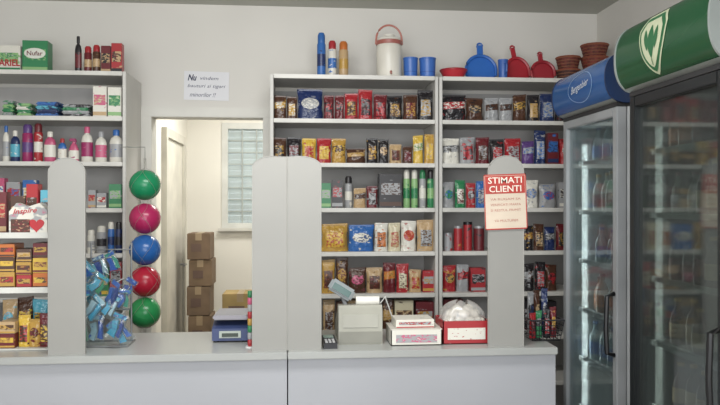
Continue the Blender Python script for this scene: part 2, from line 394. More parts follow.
# left unit
row(LFT, 1, [
 (1,14,100,'L','folded bags','SEF','grey and green folded bags'), (15,31,103,'L','folded bags','FEW','pale green folded bags'),
 (33,58,101,'L','folded bags','LNC','blue folded bags'), (60,90,104,'L','folded bags','KSE','dark grey folded bags'),
 (92,106,86,'B','tissue box','WPT','white and pink upright box'), (107,121,87,'B','tissue box','WEF','white and green upright box')], 'household packs on the left unit')
row(LFT, 2, [
 (0,7,125,'T','bottle','WSL','slim white bottle with blue cap'), (8,18,130,'T','bottle','NCW','navy bottle with white cap'), (20,31,124,'A','spray can','MVV','magenta spray can'),
 (32,41,123,'A','spray can','RWD','red spray can'), (42,54,131,'T','bottle','PWW','pink bottle with white cap'), (56,65,138,'T','bottle','LWR','short blue bottle'),
 (66,77,136,'G','spray bottle','PWM','pink trigger spray bottle'), (79,91,126,'T','bottle','WMP','white bottle with pink cap'),
 (93,105,131,'T','bottle','WPS','white bottle with grey cap'), (107,121,129,'T','bottle','WSL','white bottle with grey label')], 'bottles and sprays on the second shelf')
row(LFT, 3, [
 (-10,4,178,'B','soap box','PWL','pink carton'), (6,20,182,'B','soap box','SRL','grey and red carton'), (22,36,180,'B','soap box','LWY','blue carton'),
 (87,95,190,'B','soap box','SRT','small grey and red carton'), (96,106,193,'B','soap box','SRW','small grey carton'), (108,121,184,'B','soap box','ESF','green and grey carton')], 'cartons on the third shelf of the left unit')
row(LFT, 4, [
 (86,94,230,'A','spray can','WSW','white spray can'), (95,105,226,'A','spray can','SKW','grey spray can'), (106,113,222,'A','spray can','LNW','blue spray can'), (114,121,222,'A','spray can','NKK','dark navy spray can')], 'spray cans on the fourth shelf of the left unit')
row(LFT, 5, [(84,96,264,'B','soap box','CSL','cyan carton'), (97,108,268,'B','soap box','ESY','green carton'), (109,121,262,'B','soap box','RSK','red carton')], 'cartons on the fifth shelf of the left unit')
# on top of the units
row(LFT, 0, [
 (-6,20,45,'B','detergent box','WFE','white and green detergent box'), (21,47,40,'B','detergent box','EEF','green detergent box with white logo'),
 (73,80,35,'T','bottle','KDK','tall slim black bottle'), (82,90,45,'A','insecticide can','DTR','dark red can with red cap'), (91,99,44,'A','insecticide can','BTR','brown can with red cap'),
 (100,110,45,'B','insecticide box','DKT','dark red box'), (111,122,43,'B','insecticide box','RTK','brighter red box')], 'bottles and boxes on top of the left unit', Yf=4.08, dmax=.09)
row(MID, 0, [
 (317,326,32,'A','spray can','LNL','tall blue insect spray can'), (328,337,40,'A','spray can','WLR','white and blue spray can'), (339,349,40,'A','spray can','TGO','tan and gold spray can')],
 'spray cans on top of the middle unit', Yf=4.08)
for r in REG:
    if 'detergent box' in r[1]:
        o = r[0]; body = [c for c in o.children if c.name.startswith('body')][0]
        h = body.dimensions.z; d = body.dimensions.y
        if 'white logo' in r[1]:
            MB().prism([(.058*math.cos(a), h*.6+.030*math.sin(a)) for a in [2*PI*i/20 for i in range(20)]], -d/2-.0035, -d/2-.002).build('logo_oval', mat('dcdcd2', .4), o)
            lettering('Nufar', .085, .026, mat('D', .5), o, lambda x, y, h=h, d=d: (x, -d/2-.0045, h*.6+y))
        else: lettering('ARIEL', .115, .038, mat('a8242c', .5), o, lambda x, y, h=h, d=d: (x+.01, -d/2-.003, h*.36+y), off=.03)

ZT = shelf_z(0)
def top_thing(name, label, cat, px0, px1, Y=4.12, rz=0, group=None, dz=0):
    t = thing(name, label, cat, (X((px0+px1)/2, Y), Y, ZT+dz), rz=rz, group=group)
    return t, (X(px1, Y)-X(px0, Y))
t, w = top_thing('water_jug', 'white insulated water jug with carrying handle on top of shelving', 'jug', 376, 402)
r = w/2
MB().lathe([(r*.88, 0), (r*.96, .01), (r*.96, .185), (r*.9, .205)], n=28).build('body', mat('dedacf', .35), t)
MB().lathe([(r*.97, .20), (r*1.0, .205), (r*1.0, .222), (r*.9, .226)], n=28).build('red_trim', mat('a8645a', .4), t)
MB().lathe([(r*.92, .224), (r*.86, .238), (r*.45, .250), (r*.42, .262), (r*.3, .264)], n=24).build('lid', mat('e6e2d8', .35), t)
MB().tube([(r*1.0, 0, .205)]+[(r*.98*math.cos(a), 0, .235+.085*math.sin(a)) for a in [PI*i/14 for i in range(15)]]+[(-r*1.0, 0, .205)], .006, 8).build('handle', mat('b9766a', .4), t)
MB().tube([(0, -r*.93, .03), (0, -r*1.2, .03), (0, -r*1.25, .015)], .006, 8).build('tap', mat('b9766a', .4), t)
for a, c, lab in ((403, 418, 'blue plastic tumbler next to the white water jug'), (419, 436, 'blue plastic tumbler at the right end of the middle unit top')):
    t, w = top_thing('tumbler', lab, 'cup', a, c, group='blue plastic tumblers'); r = w/2
    MB().lathe([(r*.84, 0), (r*.86, .003), (r*.96, .118), (r, .12), (r, .127), (r*.92, .127), (r*.76, .008), (0, .008)], n=24, cap1=False).build('cup_body', mat('3f6cb8', .35), t)
    MB().lathe([(r*.905, .04), (r*.91, .044)], n=24, cap0=False, cap1=False).build('ring', mat('2f559c', .4), t)
t, w = top_thing('tumbler', 'blue plastic cup between the blue and red dustpans', 'cup', 498, 508, group='blue plastic tumblers'); r = w/2
MB().lathe([(r*.8, 0), (r*.96, .118), (r, .12), (r, .127), (r*.92, .127), (r*.74, .008), (0, .008)], n=24, cap1=False).build('cup_body', mat('3f66b0', .35), t)
MB().tube([(0, -r*.9, .10), (r*.3, -r*1.5, .095), (r*.3, -r*1.55, .05), (0, -r*.85, .035)], .004).build('handle', mat('3f66b0', .35), t)
t, w = top_thing('basin', 'low red plastic bowl on top of shelving left of blue dustpan', 'bowl', 440, 467); r = w/2
MB().lathe([(r*.65, 0), (r*.95, .05), (r, .052), (r, .06), (r*.9, .06), (r*.6, .006), (0, .006)], n=28, cap1=False).build('bowl_body', mat('b8323c', .35), t)
MB().tube([(r*.98*math.cos(a*PI/12), r*.98*math.sin(a*PI/12), .058) for a in range(24)], .004, 6, True).build('rim', mat('a02832', .35), t)
def dustpan(px0, px1, hgt, hexc, label, tilt, Y=4.16):
    t, w = top_thing('dustpan', label, 'dustpan', px0, px1, Y=Y, group='plastic dustpans standing on the shelving'); t.rotation_euler = (R(-10), R(tilt), 0)
    hb = hgt*.66
    arc = [(w*.5*math.cos(a), hb*.45+hb*.55*math.sin(a)) for a in [PI*i/14 for i in range(15)]]
    out = [(-w*.42, 0), (w*.42, 0), (w*.48, hb*.2)]+arc+[(-w*.48, hb*.2)]
    MB().prism(out, -.004, .004).build('pan', mat(hexc, .35), t)
    b = MB()
    b.tube([(x, -.014, z) for x, z in out[2:]], .009, 6)
    b.build('raised_rim', mat(hexc, .35), t)
    b = MB(); b.box((0, -.006, hb+(hgt-hb)*.40), (w*.20, .016, (hgt-hb)*.86), .005)
    b.tube([(w*.09*math.cos(a*PI/6), -.006, hgt-w*.1+w*.09*math.sin(a*PI/6)) for a in range(12)], .006, 6, True)
    b.build('handle', mat(hexc, .35), t)
dustpan(466, 496, .245, '2f68b8', 'blue plastic dustpan standing upright on top of shelving', 0)
dustpan(508, 531, .245, 'a82834', 'taller red dustpan leaning, right of the small blue cup', -9, 4.2)
dustpan(532, 555, .185, '982632', 'shorter red dustpan beside the brown baskets', -5, 4.12)
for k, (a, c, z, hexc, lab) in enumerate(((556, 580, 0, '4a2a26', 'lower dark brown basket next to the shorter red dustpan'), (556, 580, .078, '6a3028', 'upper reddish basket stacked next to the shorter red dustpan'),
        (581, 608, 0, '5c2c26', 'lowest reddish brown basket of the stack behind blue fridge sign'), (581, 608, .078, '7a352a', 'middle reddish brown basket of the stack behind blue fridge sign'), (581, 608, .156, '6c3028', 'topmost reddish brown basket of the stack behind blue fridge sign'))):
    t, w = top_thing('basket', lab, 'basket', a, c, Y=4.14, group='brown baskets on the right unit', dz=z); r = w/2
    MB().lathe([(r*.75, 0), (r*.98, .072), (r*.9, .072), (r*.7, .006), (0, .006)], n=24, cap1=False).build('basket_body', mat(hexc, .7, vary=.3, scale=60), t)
    b = MB()
    for q in range(4):
        rr = r*(.78+.055*q)
        b.tube([(rr*math.cos(i*PI/10), rr*math.sin(i*PI/10), .012+q*.018) for i in range(20)], .003, 5, True)
    b.build('woven_bands', mat('8a5a40', .7), t)
    MB().tube([(r*.95*math.cos(i*PI/10), r*.95*math.sin(i*PI/10), .071) for i in range(20)], .005, 6, True).build('rim', mat('8a4a36', .7), t)

# ---------------------------------------------------------------- counter
CT = .945; CY0, CY1 = 2.84, 3.33
jx = X(287.5, CY0); cx1 = X(558, CY0); cx0 = XL+.04
CM = mat('9fa1a6', .45, vary=.03, scale=3); CF = mat('a4a6ac', .5, vary=.03, scale=2)
for (a, c, lab) in ((cx0, jx-.0015, 'grey laminate shop counter section left of the joint, below the doorway'), (jx+.0015, cx1, 'grey laminate shop counter section right of the joint, beside the fridges')):
    t = thing('counter', lab, 'counter', ((a+c)/2, (CY0+CY1)/2, 0), group='two sections of the grey shop counter'); w = c-a; dd = CY1-CY0
    MB().box((0, 0, CT-.015), (w, dd, .03), .003).build('worktop', mat('a4a6a4', .28, vary=.03, scale=3), t)
    MB().box((0, -dd/2+.034, (CT-.03)/2+.03), (w-.002, .018, CT-.092), .001).build('front_panel', CF, t)
    for s in (-1, 1): MB().box((s*(w/2-.010), .01, (CT-.03)/2), (.018, dd-.06, CT-.032), .001).build('side_panel', CM, t)
    MB().box((0, .02, .5), (w-.04, dd-.12, .018)).build('inner_shelf', CM, t)
    MB().box((0, -dd/2+.055, .03), (w-.04, .015, .058)).build('kick_board', mat('6e6e70', .6), t)

def divider(px0, px1, pyt, style, label):
    Y = 2.885; x0, x1 = X(px0, Y), X(px1, Y); w = x1-x0; h = Z((px0+px1)/2, pyt, Y)-CT
    t = thing('divider_panel', label, 'divider', ((x0+x1)/2, Y, CT), group='round-topped divider panels on the counter')
    if style == 'round':
        arc = [(w/2*math.cos(a), h-w*.42+w*.42*math.sin(a)) for a in [PI*i/20 for i in range(21)]]
        out = [(-w/2, 0), (w/2, 0)]+arc
    else:
        r = w*.62; s = -1 if style == 'left' else 1
        arc = [(s*(w/2-r+r*math.cos(a)), h-r*.5+r*.5*math.sin(a)) for a in [PI/2*i/12 for i in range(13)]]
        out = [(-s*w/2, 0), (s*w/2, 0)]+arc+[(-s*w/2, h)]
    MB().prism(out, -.009, .009).build('board', mat('93928e', .5, vary=.03, scale=3), t)
    pts = [(p[0], -.0092, p[1]) for p in out[1:]]+[(out[0][0], -.0092, 0)]
    MB().tube(pts, .0018, 5).build('edge_band', mat('a09f9b', .4), t)
    MB().box((0, .022, .012), (w*.8, .025, .022), .002).build('foot_bracket', mat('8c8c8c', .4, .6), t)
    return t, x0, x1
divider(49, 85.5, 158, 'round', 'grey round-topped divider panel standing beside the snack rack at far left')
divider(252.5, 286.8, 156.5, 'left', 'grey divider panel with rounded left corner, beside the doorway')
divider(287.6, 321, 156.5, 'right', 'grey divider panel with rounded right corner, beside the cash register')
dv, sx0, sx1 = divider(488, 523, 156, 'round', 'grey round-topped divider panel carrying the red and white notice')
# notice
ax, bx_ = X(485, 2.86), X(527.5, 2.86); az, bz = Z(505, 229.5, 2.86), Z(505, 174, 2.86)
t = thing('notice_sign', 'cream and red customer notice fixed on the divider panel near the fridges', 'sign', ((ax+bx_)/2, 2.872, (az+bz)/2), rx=0, ry=R(-2)); w = bx_-ax; h = bz-az
MB().box((0, 0, 0), (w, .003, h)).build('sheet', mat('cfc0ae', .4), t)
REDM = mat('ac3830', .5)
b = MB()
for a, c in (((-w/2, -h/2), (w/2, -h/2+.005)), ((-w/2, h/2-.005), (w/2, h/2)), ((-w/2, -h/2), (-w/2+.004, h/2)), ((w/2-.004, -h/2), (w/2, h/2))): b.span((a[0], -.0022, a[1]), (c[0], -.0014, c[1]))
b.build('red_border', REDM, t)
MB().span((-w/2+.006, -.0026, h*.15), (w/2-.006, -.0014, h*.47)).build('red_band', REDM, t)
WH = mat('e6dccf', .5); FAINT = mat('b07468', .5)
lettering('STIMATI', w*.80, h*.115, WH, t, lambda x, y: (x, -.0032, h*.39+y))
lettering('CLIENTI', w*.76, h*.115, WH, t, lambda x, y: (x, -.0032, h*.235+y))
for k, s in enumerate(('VA RUGAM SA', 'VERIFICATI MARFA', 'SI RESTUL PRIMIT')):
    lettering(s, w*.72, h*.042, FAINT, t, lambda x, y, k=k: (x, -.0024, h*(.05-.10*k)+y), 'small_print', off=0)
lettering('VA MULTUMIM', w*.55, h*.045, FAINT, t, lambda x, y: (x, -.0024, -h*.34+y), 'small_print', off=0)
# paper note on wall
a, c = P(184, 100, YB-.004), P(229, 72, YB-.004)
t = thing('wall_note', 'white paper note with handwritten lines on wall above the doorway', 'note', ((a.x+c.x)/2, YB-.003, (a.z+c.z)/2), ry=R(1)); w, h = c.x-a.x, c.z-a.z
MB().box((0, 0, 0), (w, .002, h)).build('paper', mat('dcdce0', .6, vary=.02), t)
INK = mat('4a4c66', .6)
lettering('Nu', w*.2, h*.22, mat('2e3050', .6), t, lambda x, y: (x-w*.32, -.0018, h*.28+y), off=.03, shear=.3)
lettering('vindem', w*.40, h*.12, INK, t, lambda x, y: (x+w*.06, -.0018, h*.27+y), off=0, shear=.3)
lettering('bauturi si tigari', w*.84, h*.15, INK, t, lambda x, y: (x, -.0018, -h*.02+y), off=0, shear=.3)
lettering('minorilor !!', w*.58, h*.15, INK, t, lambda x, y: (x-w*.08, -.0018, -h*.31+y), off=0, shear=.3)

# ---------------------------------------------------------------- balls in net
by = 3.86; bcx = X(145, by); BR = 15.2/700*by
balls = [(185, '1f8a5c', '2f966a', 'green ball at the top of the hanging net'), (218.5, 'b02a5c', 'b83c6a', 'crimson ball second from top in the net'), (250, '2a62a8', '3a72b2', 'blue ball in the middle of the net'),
         (281.5, 'b02238', 'b83448', 'red ball between the blue and bottom green balls'), (312.5, '2c8c50', '3c985c', 'green ball at the bottom of the net')]
zs = []
for py, c, c2, lab in balls:
    z = Z(145, py, by); zs.append(z)
    t = thing('toy_ball', lab, 'ball', (bcx, by, z), group='coloured balls hanging in a net'); t.rotation_euler = (random.random(), random.random(), random.random())
    MB().lathe([(BR*.985*math.sin(PI*i/20), -BR*.985*math.cos(PI*i/20)) for i in range(21)], n=32).build('ball_skin', printed(c, c, c2, 12, .25), t, ang=80)
    MB().lathe([(.006, 0), (.006, BR*.99), (.004, BR*.995)], n=12).build('valve', mat(c2, .4), t)
t = thing('ball_net', 'string net holding five coloured balls beside the doorway', 'net', (bcx, by, 0))
for s in range(6):
    pts = []
    sg = 1 if s % 2 else -1
    n = 70; z0, z1 = zs[-1]-BR-.03, zs[0]+BR+.06
    for i in range(n+1):
        z = z0+(z1-z0)*i/n
        rr = .006
        for zz in zs:
            q = (BR*1.03)**2-(z-zz)**2
            if q > 0: rr = max(rr, math.sqrt(q))
        rr = max(rr, .03 if zs[-1] < z < zs[0] else .006)
        a = s*PI/3+sg*(z-z0)*9
        pts.append((rr*math.cos(a), rr*math.sin(a), z))
    MB().tube(pts, .0007, 4).build('net_string', mat('98948a', .7), t)
MB().tube([(0, 0, zs[0]+BR+.05), (0, 0, zs[0]+BR+.12), (LL1-bcx+.0, 0, zs[0]+BR+.12)], .003).build('hook_rod', mat('a8a8a4', .4, .5), t)

# ---------------------------------------------------------------- storeroom cartons
def carton(x, y, z, w, d, h, label, hexc='a07448', rz=0):
    t = thing('cardboard_box', label, 'box', (x, y, z), rz=rz, group='cardboard boxes in the storeroom')
    MB().box((0, 0, h/2), (w, d, h-.002), .004).build('carton_body', mat(hexc, .8, vary=.1, scale=8), t)
    MB().box((0, 0, h-.001), (.05, d+.002, .003)).box((0, -d/2-.001, h*.86), (.05, .002, h*.26)).build('packing_tape', mat('a08c70', .4), t)
    MB().box((-w*.1, -d/2-.001, h*.45), (w*.45, .002, h*.3)).build('printed_panel', mat('645046', .7), t)
xs = X(200, 5.9)
hz = [0, .33, .62, .86, 1.08, 1.30]
names = ['bottom', 'second', 'third', 'fourth', 'fifth']
for i in range(5):
    carton(xs+[0, .004, -.008, .008, -.004][i], 6.0+random.uniform(-.01, .01), hz[i], .185, .30, hz[i+1]-hz[i]-.003, f'brown cardboard box, {names[i]} from floor in the tall storeroom stack', ['7d6a54', '7a6651', '75624f', '78644f', '725e4b'][i])
xs2 = X(222, 5.6)+.0
for i, (h, hc, nm) in enumerate(((.3, '8a7458', 'bottom'), (.28, '84705a', 'middle'), (.24, 'a08a5c', 'top yellowish'))):
    carton(xs2+.14, 5.75, [0, .303, .586][i], .28, .28, h, f'brown cardboard box, {nm} one in the low stack behind the scale', hc)

# ---------------------------------------------------------------- scale
sy = 3.17; x0, x1 = X(215, sy), X(250, sy)
t = thing('weighing_scale', 'blue and grey electronic weighing scale on the counter in the doorway', 'scale', ((x0+x1)/2, sy, CT)); w = x1-x0
MB().prism([(-.11, .008), (.11, .008), (.11, .06), (-.02, .085), (-.11, .060)], -w/2, w/2, 'X').build('base', mat('38446c', .45), t)
MB().box((0, .01, .105), (w*.98, .22, .020), .006).build('platter', mat('96939a', .45, .2), t)
MB().lathe([(.03, .06), (.03, .098)], c=(0, .01, 0)).build('platter_support', mat('555560', .5), t)
MB().box((0, -.114, .036), (w*.6, .006, .030), .001).build('display', mat('a4aca4', .3), t)
MB().box((w*.0, -.118, .034), (w*.45, .002, .016)).build('digit_window', mat('39423a', .2), t)
for sx in (-1, 1):
    for s2 in (-1, 1): MB().lathe([(.012, 0), (.012, .012)], c=(sx*w*.4, s2*.09, 0), n=10).build('rubber_foot', mat('222222', .7), t)
# candy roll column by the divider
t = thing('candy_dispenser', 'slim upright column of coloured candy rolls at the divider edge', 'candy display', (X(250.2, 2.95), 2.95, CT)); 
MB().lathe([(.02, 0), (.02, .006)], n=14).build('foot', mat('d8d8d8', .4), t)
for k, c in enumerate(('R', 'S', 'E', 'G', 'R', 'S', 'P', 'E')):
    MB().lathe([(.009, .006+k*.029), (.011, .010+k*.029), (.011, .031+k*.029), (.009, .034+k*.029)], n=12).build('candy_roll', mat(c, .35), t)

# ---------------------------------------------------------------- cash register
ry = 3.10
t = thing('cash_register', 'grey-beige cash register with raised customer display on the counter', 'cash register', (X(358, ry), ry, CT))
w = X(379, ry)-X(337, ry)
REG_M = mat('9b9a8f', .5)
MB().prism([(-.13, 0), (.14, 0), (.14, .065), (.0, .125), (-.06, .165), (-.115, .165), (-.13, .14)], -w/2, w/2, 'X').build('body', REG_M, t)
MB().box((0, -.131, .03), (w*.96, .004, .05), .001).build('cash_drawer', mat('86857c', .5), t)
MB().box((0, -.131, .10), (w*.8, .004, .055), .001).build('rear_cover', mat('a9a89e', .5), t)
b = MB()
for i in range(5):
    for j in range(4):
        b.box((-w*.36+i*w*.18, .02+j*.028, .127-(.02+j*.028)*.43), (w*.13, .018, .012), .002)
b.build('keys', mat('3a3a3e', .5), t)
MB().lathe([(.020, -.05), (.020, .05)], n=16).build('paper_roll', mat('dcdad2', .7), t).matrix_local = Matrix.Translation((w*.18, -.085, .180)) @ Euler((0, R(90), 0)).to_matrix().to_4x4()
MB().tube([(-w*.32, -.08, .16), (-w*.40, -.07, .20)], .009, 8).build('display_pole', mat('77787a', .5), t)
dd_ = MB().box((-w*.42, -.08, .228), (.115, .030, .055), .008, rot=(R(-10), R(32), 0)).build('customer_display', mat('8f9698', .4), t)
MB().box((-w*.42, -.097, .229), (.085, .006, .028), .001, rot=(R(-10), R(32), 0)).build('display_window', mat('4c6a66', .2), dd_)
MB().tube([(w*.45, -.05, .15), (w*.62, -.04, .19), (w*.80, -.02, .10), (w*.85, .02, .005)], .0035).build('cable', mat('c8c8c4', .5), t)
t = thing('card_terminal', 'small black payment terminal in front of the cash register', 'card terminal', (X(329, 2.94), 2.94, CT), rz=.1)
MB().prism([(-.05, 0), (.05, 0), (.05, .04), (-.05, .022)], -.028, .028, 'X').build('terminal_body', mat('2c2c30', .4), t)
MB().box((0, .028, .038), (.042, .03, .003), rot=(R(10), 0, 0)).build('screen', mat('7c8c84', .2), t)
b = MB()
for i in range(3):
    for j in range(3): b.box((-.015+i*.015, -.035+j*.015, .0260+j*.0027), (.010, .008, .004))
b.build('keys', mat('b0b0b0', .5), t)
# ---------------------------------------------------------------- counter cartons
def tray(px0, px1, pyt, Y, d, label, c, lid=False):
    x0, x1 = X(px0, Y), X(px1, Y); h = Z((px0+px1)/2, pyt, Y)-CT; w = x1-x0
    t = thing('display_carton', label, 'carton', ((x0+x1)/2, Y+d/2, CT))
    m = printed(c[0], c[0], c[1], 14)
    b = MB(); q = .004
    b.box((0, 0, q/2), (w, d, q)); b.box((0, -d/2+q/2, h/2), (w, q, h)); b.box((0, d/2-q/2, h/2), (w, q, h)); b.box((-w/2+q/2, 0, h/2), (q, d, h)); b.box((w/2-q/2, 0, h/2), (q, d, h))
    b.build('tray', m, t)
    if lid: MB().box((0, 0, h+.002), (w*1.01, d*1.01, .004), .001).build('lid', mat('cdc9c0', .5), t)
    MB().box((0, -d/2-.001, h*.45), (w*.8, .002, h*.5)).build('label', printed(c[1], c[2], c[0], 50), t)
    return t, w, h, d
t, w, h, d = tray(391, 442, 330, 2.93, .17, 'low wide whitish carton beside the cash register', ('W', 'S', 'P'), True)
k = thing('gum_box', 'flat cream box lying on the low whitish carton beside the register', 'box', (t.location.x-.004, t.location.y, CT+h+.0045), rz=.02)
product('B', .165, .036, .13, 'WSR', k, 2)
# red and white carton with bulging sack
t, w, h, d = tray(443, 490, 321, 2.94, .17, 'red and white carton holding the bag of rolls beside notice panel', ('R', 'W', 'W'))
fn = [(-.066, -.040), (-.022, -.046), (.024, -.042), (.066, -.040), (-.055, .01), (-.018, .005), (.022, .01), (.058, .0), (-.052, -.024), (.002, -.028), (.052, -.022), (-.024, -.006), (.028, -.004)]
for i, (dx, dy) in enumerate(fn):
    up = (.022, .052, .070)[0 if i < 8 else (1 if i < 11 else 2)]
    k = thing('bread_roll', '', 'bread roll', (t.location.x+dx, t.location.y+dy, CT+h-.03+up), rz=random.random()*3, group='white rolls in the plastic bag')
    MB().lathe([(.025*math.sin(PI*j/10), -.019*math.cos(PI*j/10)) for j in range(11)], n=16, sx=1.0).build('crust', mat('ddd6ca', .6, vary=.08, scale=30), k, ang=80)
    MB().box((0, 0, .0185), (.02, .003, .002), .0005).build('score_mark', mat('cfc0a0', .7), k)
    reg(k, 'white round roll '+('in rear row' if 3 < i < 8 else ('in front row' if i < 4 else ('in upper layer' if i < 11 else 'at the very top'))), 'inside clear bag', dx)
b = MB()
def bagf(a, c):
    th = a*2*PI; rr = math.sqrt(max(.0, 1-c**3.4))*(1+.05*math.sin(5*th+4*c)+.04*math.sin(11*th))
    zz = .100*c+.010*math.sin(3*th+1)*c
    if c > .93: rr = max(rr, .25)
    return (t.location.x+.098*rr*math.copysign(abs(math.cos(th))**.7, math.cos(th)), t.location.y+.076*rr*math.copysign(abs(math.sin(th))**.7, math.sin(th)), CT+h-.03+zz)
b.surf(bagf, 48, 14)
tag(b.build('plastic_bag', glass('f4f4f4', .10, .30, .25, diff='e6e4e0')), 'clear plastic bag of white rolls in the red and white carton', 'bag')
# wire basket
y0 = 3.05; bx0, bx1 = X(524, y0), X(556, y0); w = bx1-bx0
t = thing('wire_basket', 'dark wire basket of packets at right end of the counter', 'basket', ((bx0+bx1)/2, y0, CT))
b = MB()
for k in range(5):
    z = .004+k*.022; s = .42+.02*k
    b.tube([(-w*s, -.08-.005*k, z), (w*s, -.08-.005*k, z), (w*s, .08+.005*k, z), (-w*s, .08+.005*k, z)], .0022, 5, True)
for i in range(9):
    u = -1+i/4
    for sg in (-1, 1): b.tube([(u*w*.42, sg*.08, .004), (u*w*.50, sg*.10, .092)], .0015, 4)
for i in range(9): u = -1+i/4; b.tube([(u*w*.42, -.08, .004), (u*w*.42, .08, .004)], .0015, 4)
b.build('wire_frame', mat('2a2a2e', .4, .5), t)
MB().tube([(-w*.5, -.10, .094), (w*.5, -.10, .094), (w*.5, .10, .094), (-w*.5, .10, .094)], .004, 6, True).build('rim', mat('3a3a3e', .4, .5), t)
for i, (c, nm) in enumerate((('RKD', 'red'), ('EKS', 'green'), ('KRS', 'black'), ('DGK', 'maroon'), ('SKN', 'silver'), ('BTK', 'brown'), ('NSK', 'navy'))):
    fr_ = i < 4
    k = thing('packet', nm+' packet standing in the dark wire basket', 'packet', ((bx0+bx1)/2-w*.33+(i if fr_ else (i-3.5))*w*.22, y0-.04+(.0 if fr_ else .075)+.012*(i % 2), CT+.008), rz=random.uniform(-.2, .2), group='packets in the wire basket')
    product('P', w*.2, (.11 if fr_ else .16)+.008*i, .03, c, k, i)

# ---------------------------------------------------------------- left counter rack
ya, yb = 2.96, 3.28
xa, xb = XL+.06, X(52, ya)
z1, z2 = Z(20, 235, ya), Z(20, 290, ya)
t = thing('snack_rack', 'white two-tier snack rack on the counter at the left edge', 'rack', ((xa+xb)/2, (ya+yb)/2, CT)); w = xb-xa
RKM = mat('c4c4be', .45)
for sx in (-1, 1): MB().box((sx*(w/2-.006), 0, (z1+.12-CT)/2), (.012, .30, z1+.12-CT), .002).build('side_panel', RKM, t)
for z in (z1, z2):
    s = MB().box((0, 0, z-CT-.006), (w-.026, .30, .012), .001).build('shelf', RKM, t)
    MB().box((0, -.154, z-CT-.002), (w-.026, .004, .024), .001).build('front_lip', mat('d2d2cc', .35), s)
MB().box((0, 0, .004), (w-.026, .30, .006)).build('base_board', RKM, t)
zf = [CT+.0075, z2+.0005, z1+.0005]
row('', 1, [
 (-10,6,192,'B','chocolate box','DRT','dark red box'),
 (9,24,196,'B','chocolate box','BTD','brown and tan box'), (26,38,184,'B','chocolate box','RBS','tall red and brown box'), (39,48,190,'B','chocolate box','CSB','pale blue box')],
 'boxes on the upper tier of the snack rack', Yf=3.06, zz=zf[2], where='upper tier of snack rack', dmax=.1)
# flat boxes lying stacked on the middle tier
def flat_stack(px0, px1, tops, zbase, cols, Y, who):
    zb = zbase
    for i, (yt, cs) in enumerate(zip(tops, cols)):
        a, c = P(px0, yt, Y), P(px1, yt, Y); h = a.z-zb-.001; w = (c.x-a.x)*random.uniform(.93, .98)
        k = thing('chocolate_box', '', 'chocolate box', ((a.x+c.x)/2, Y+.06, zb), rz=random.uniform(-.03, .03), group='flat sweet boxes stacked on the snack rack')
        product('B', w, h, .11, cs[0], k, px0+i); reg(k, cs[1]+' flat box', who+(', top' if i == len(tops)-1 else (', bottom' if i == 0 else ', middle')), px0)
        zb = a.z
flat_stack(-2, 14, (272, 257, 244), zf[1], (('GRB', 'gold'), ('BYG', 'brown'), ('ORB', 'orange')), 2.98, 'first stack of rack middle tier')
flat_stack(15, 31, (275, 262, 249), zf[1], (('RGB', 'red'), ('GBD', 'gold'), ('BTG', 'dark brown')), 2.98, 'second stack of rack middle tier')
flat_stack(32, 48, (273, 258, 243), zf[1], (('OYB', 'orange'), ('YGD', 'yellow'), ('DGB', 'maroon')), 2.98, 'third stack of rack middle tier')
flat_stack(-2, 15, (334, 322), zf[0], (('DYG', 'maroon'), ('TBG', 'tan')), 2.98, 'first stack of rack bottom tier')
row('', 1, [(16,28,316,'P','snack bag','YBR','yellow and brown snack bag'), (27,39,320,'P','snack bag','GDB','gold snack bag'), (38,49,314,'P','snack bag','DBY','red and brown snack bag')],
 'snack bags on the bottom tier of the rack', Yf=2.99, zz=zf[0], where='bottom tier of snack rack')
row('', 1, [(0,15,300,'P','snack bag','TCS','tan snack bag'), (15,31,298,'P','snack bag','BYD','brown and yellow snack bag'), (31,47,300,'P','snack bag','CYB','pale blue snack bag')],
 'snack bags at the back of the bottom tier', Yf=3.14, zz=zf[0], where='back of rack bottom tier')
# low box with script and heart at front of upper tier
yh = 2.99
t = thing('chocolate_box', 'low white chocolate box with red heart and script lettering on upper rack tier', 'chocolate box', (X(30, yh), yh, zf[2])); w = X(49, yh)-X(11, yh)
MB().prism([(-w/2, 0), (w/2, 0), (w/2, .10), (w*.3, .13), (0, .115), (-w*.3, .13), (-w/2, .095)], -.02, .02).build('body', printed('W', 'S', 'P', 18), t)
hp = []
for i in range(28):
    a = 2*PI*i/28; hp.append((.0024*16*math.sin(a)**3*.8+w*.22, .040+.0019*(13*math.cos(a)-5*math.cos(2*a)-2*math.cos(3*a)-math.cos(4*a))))
MB().prism(hp, -.0225, -.0195).build('red_heart', mat('b8242e', .35), t)
lettering('Inspire', w*.62, .028, mat('b8242e', .4), t, lambda x, y: (x-w*.08, -.0215, .095+y+x*.08), shear=.3)
MB().box((-w*.20, -.021, .036), (w*.5, .003, .055), .001).build('chocolate_picture', printed('B', 'D', 'T', 60), t)

# ---------------------------------------------------------------- wire rack with hanging wrapped toys
yw = 3.06; cx = X(107, yw)
t = thing('wire_stand', 'small wire counter rack hung with plastic-wrapped blue and green toys', 'display stand', (cx, yw, CT))
b = MB(); b.tube([(-.10, -.06, .004), (.10, -.06, .004), (.10, .07, .004), (-.10, .07, .004)], .004, 6, True); b.build('base', mat('8a8c8e', .35, .7), t)
topz = Z(107, 246, yw)-CT
for sx in (-.085, .085): MB().tube([(sx, .07, .004), (sx, .07, topz+.01)], .004, 8).build('upright', mat('8a8c8e', .35, .7), t)
for lv in range(3): MB().tube([(-.085, .07, topz-.02-lv*.13), (.085, .07, topz-.02-lv*.13)], .0035, 6).build('cross_bar', mat('8a8c8e', .35, .7), t)
FILM = glass('f2f6f6', .05, .03, .15, .3)
specs = []
rnd = random.Random(5)
for lv, n in ((0, 3), (1, 4), (2, 4), (3, 4)):
    for s in range(n): specs.append((lv, s, n))
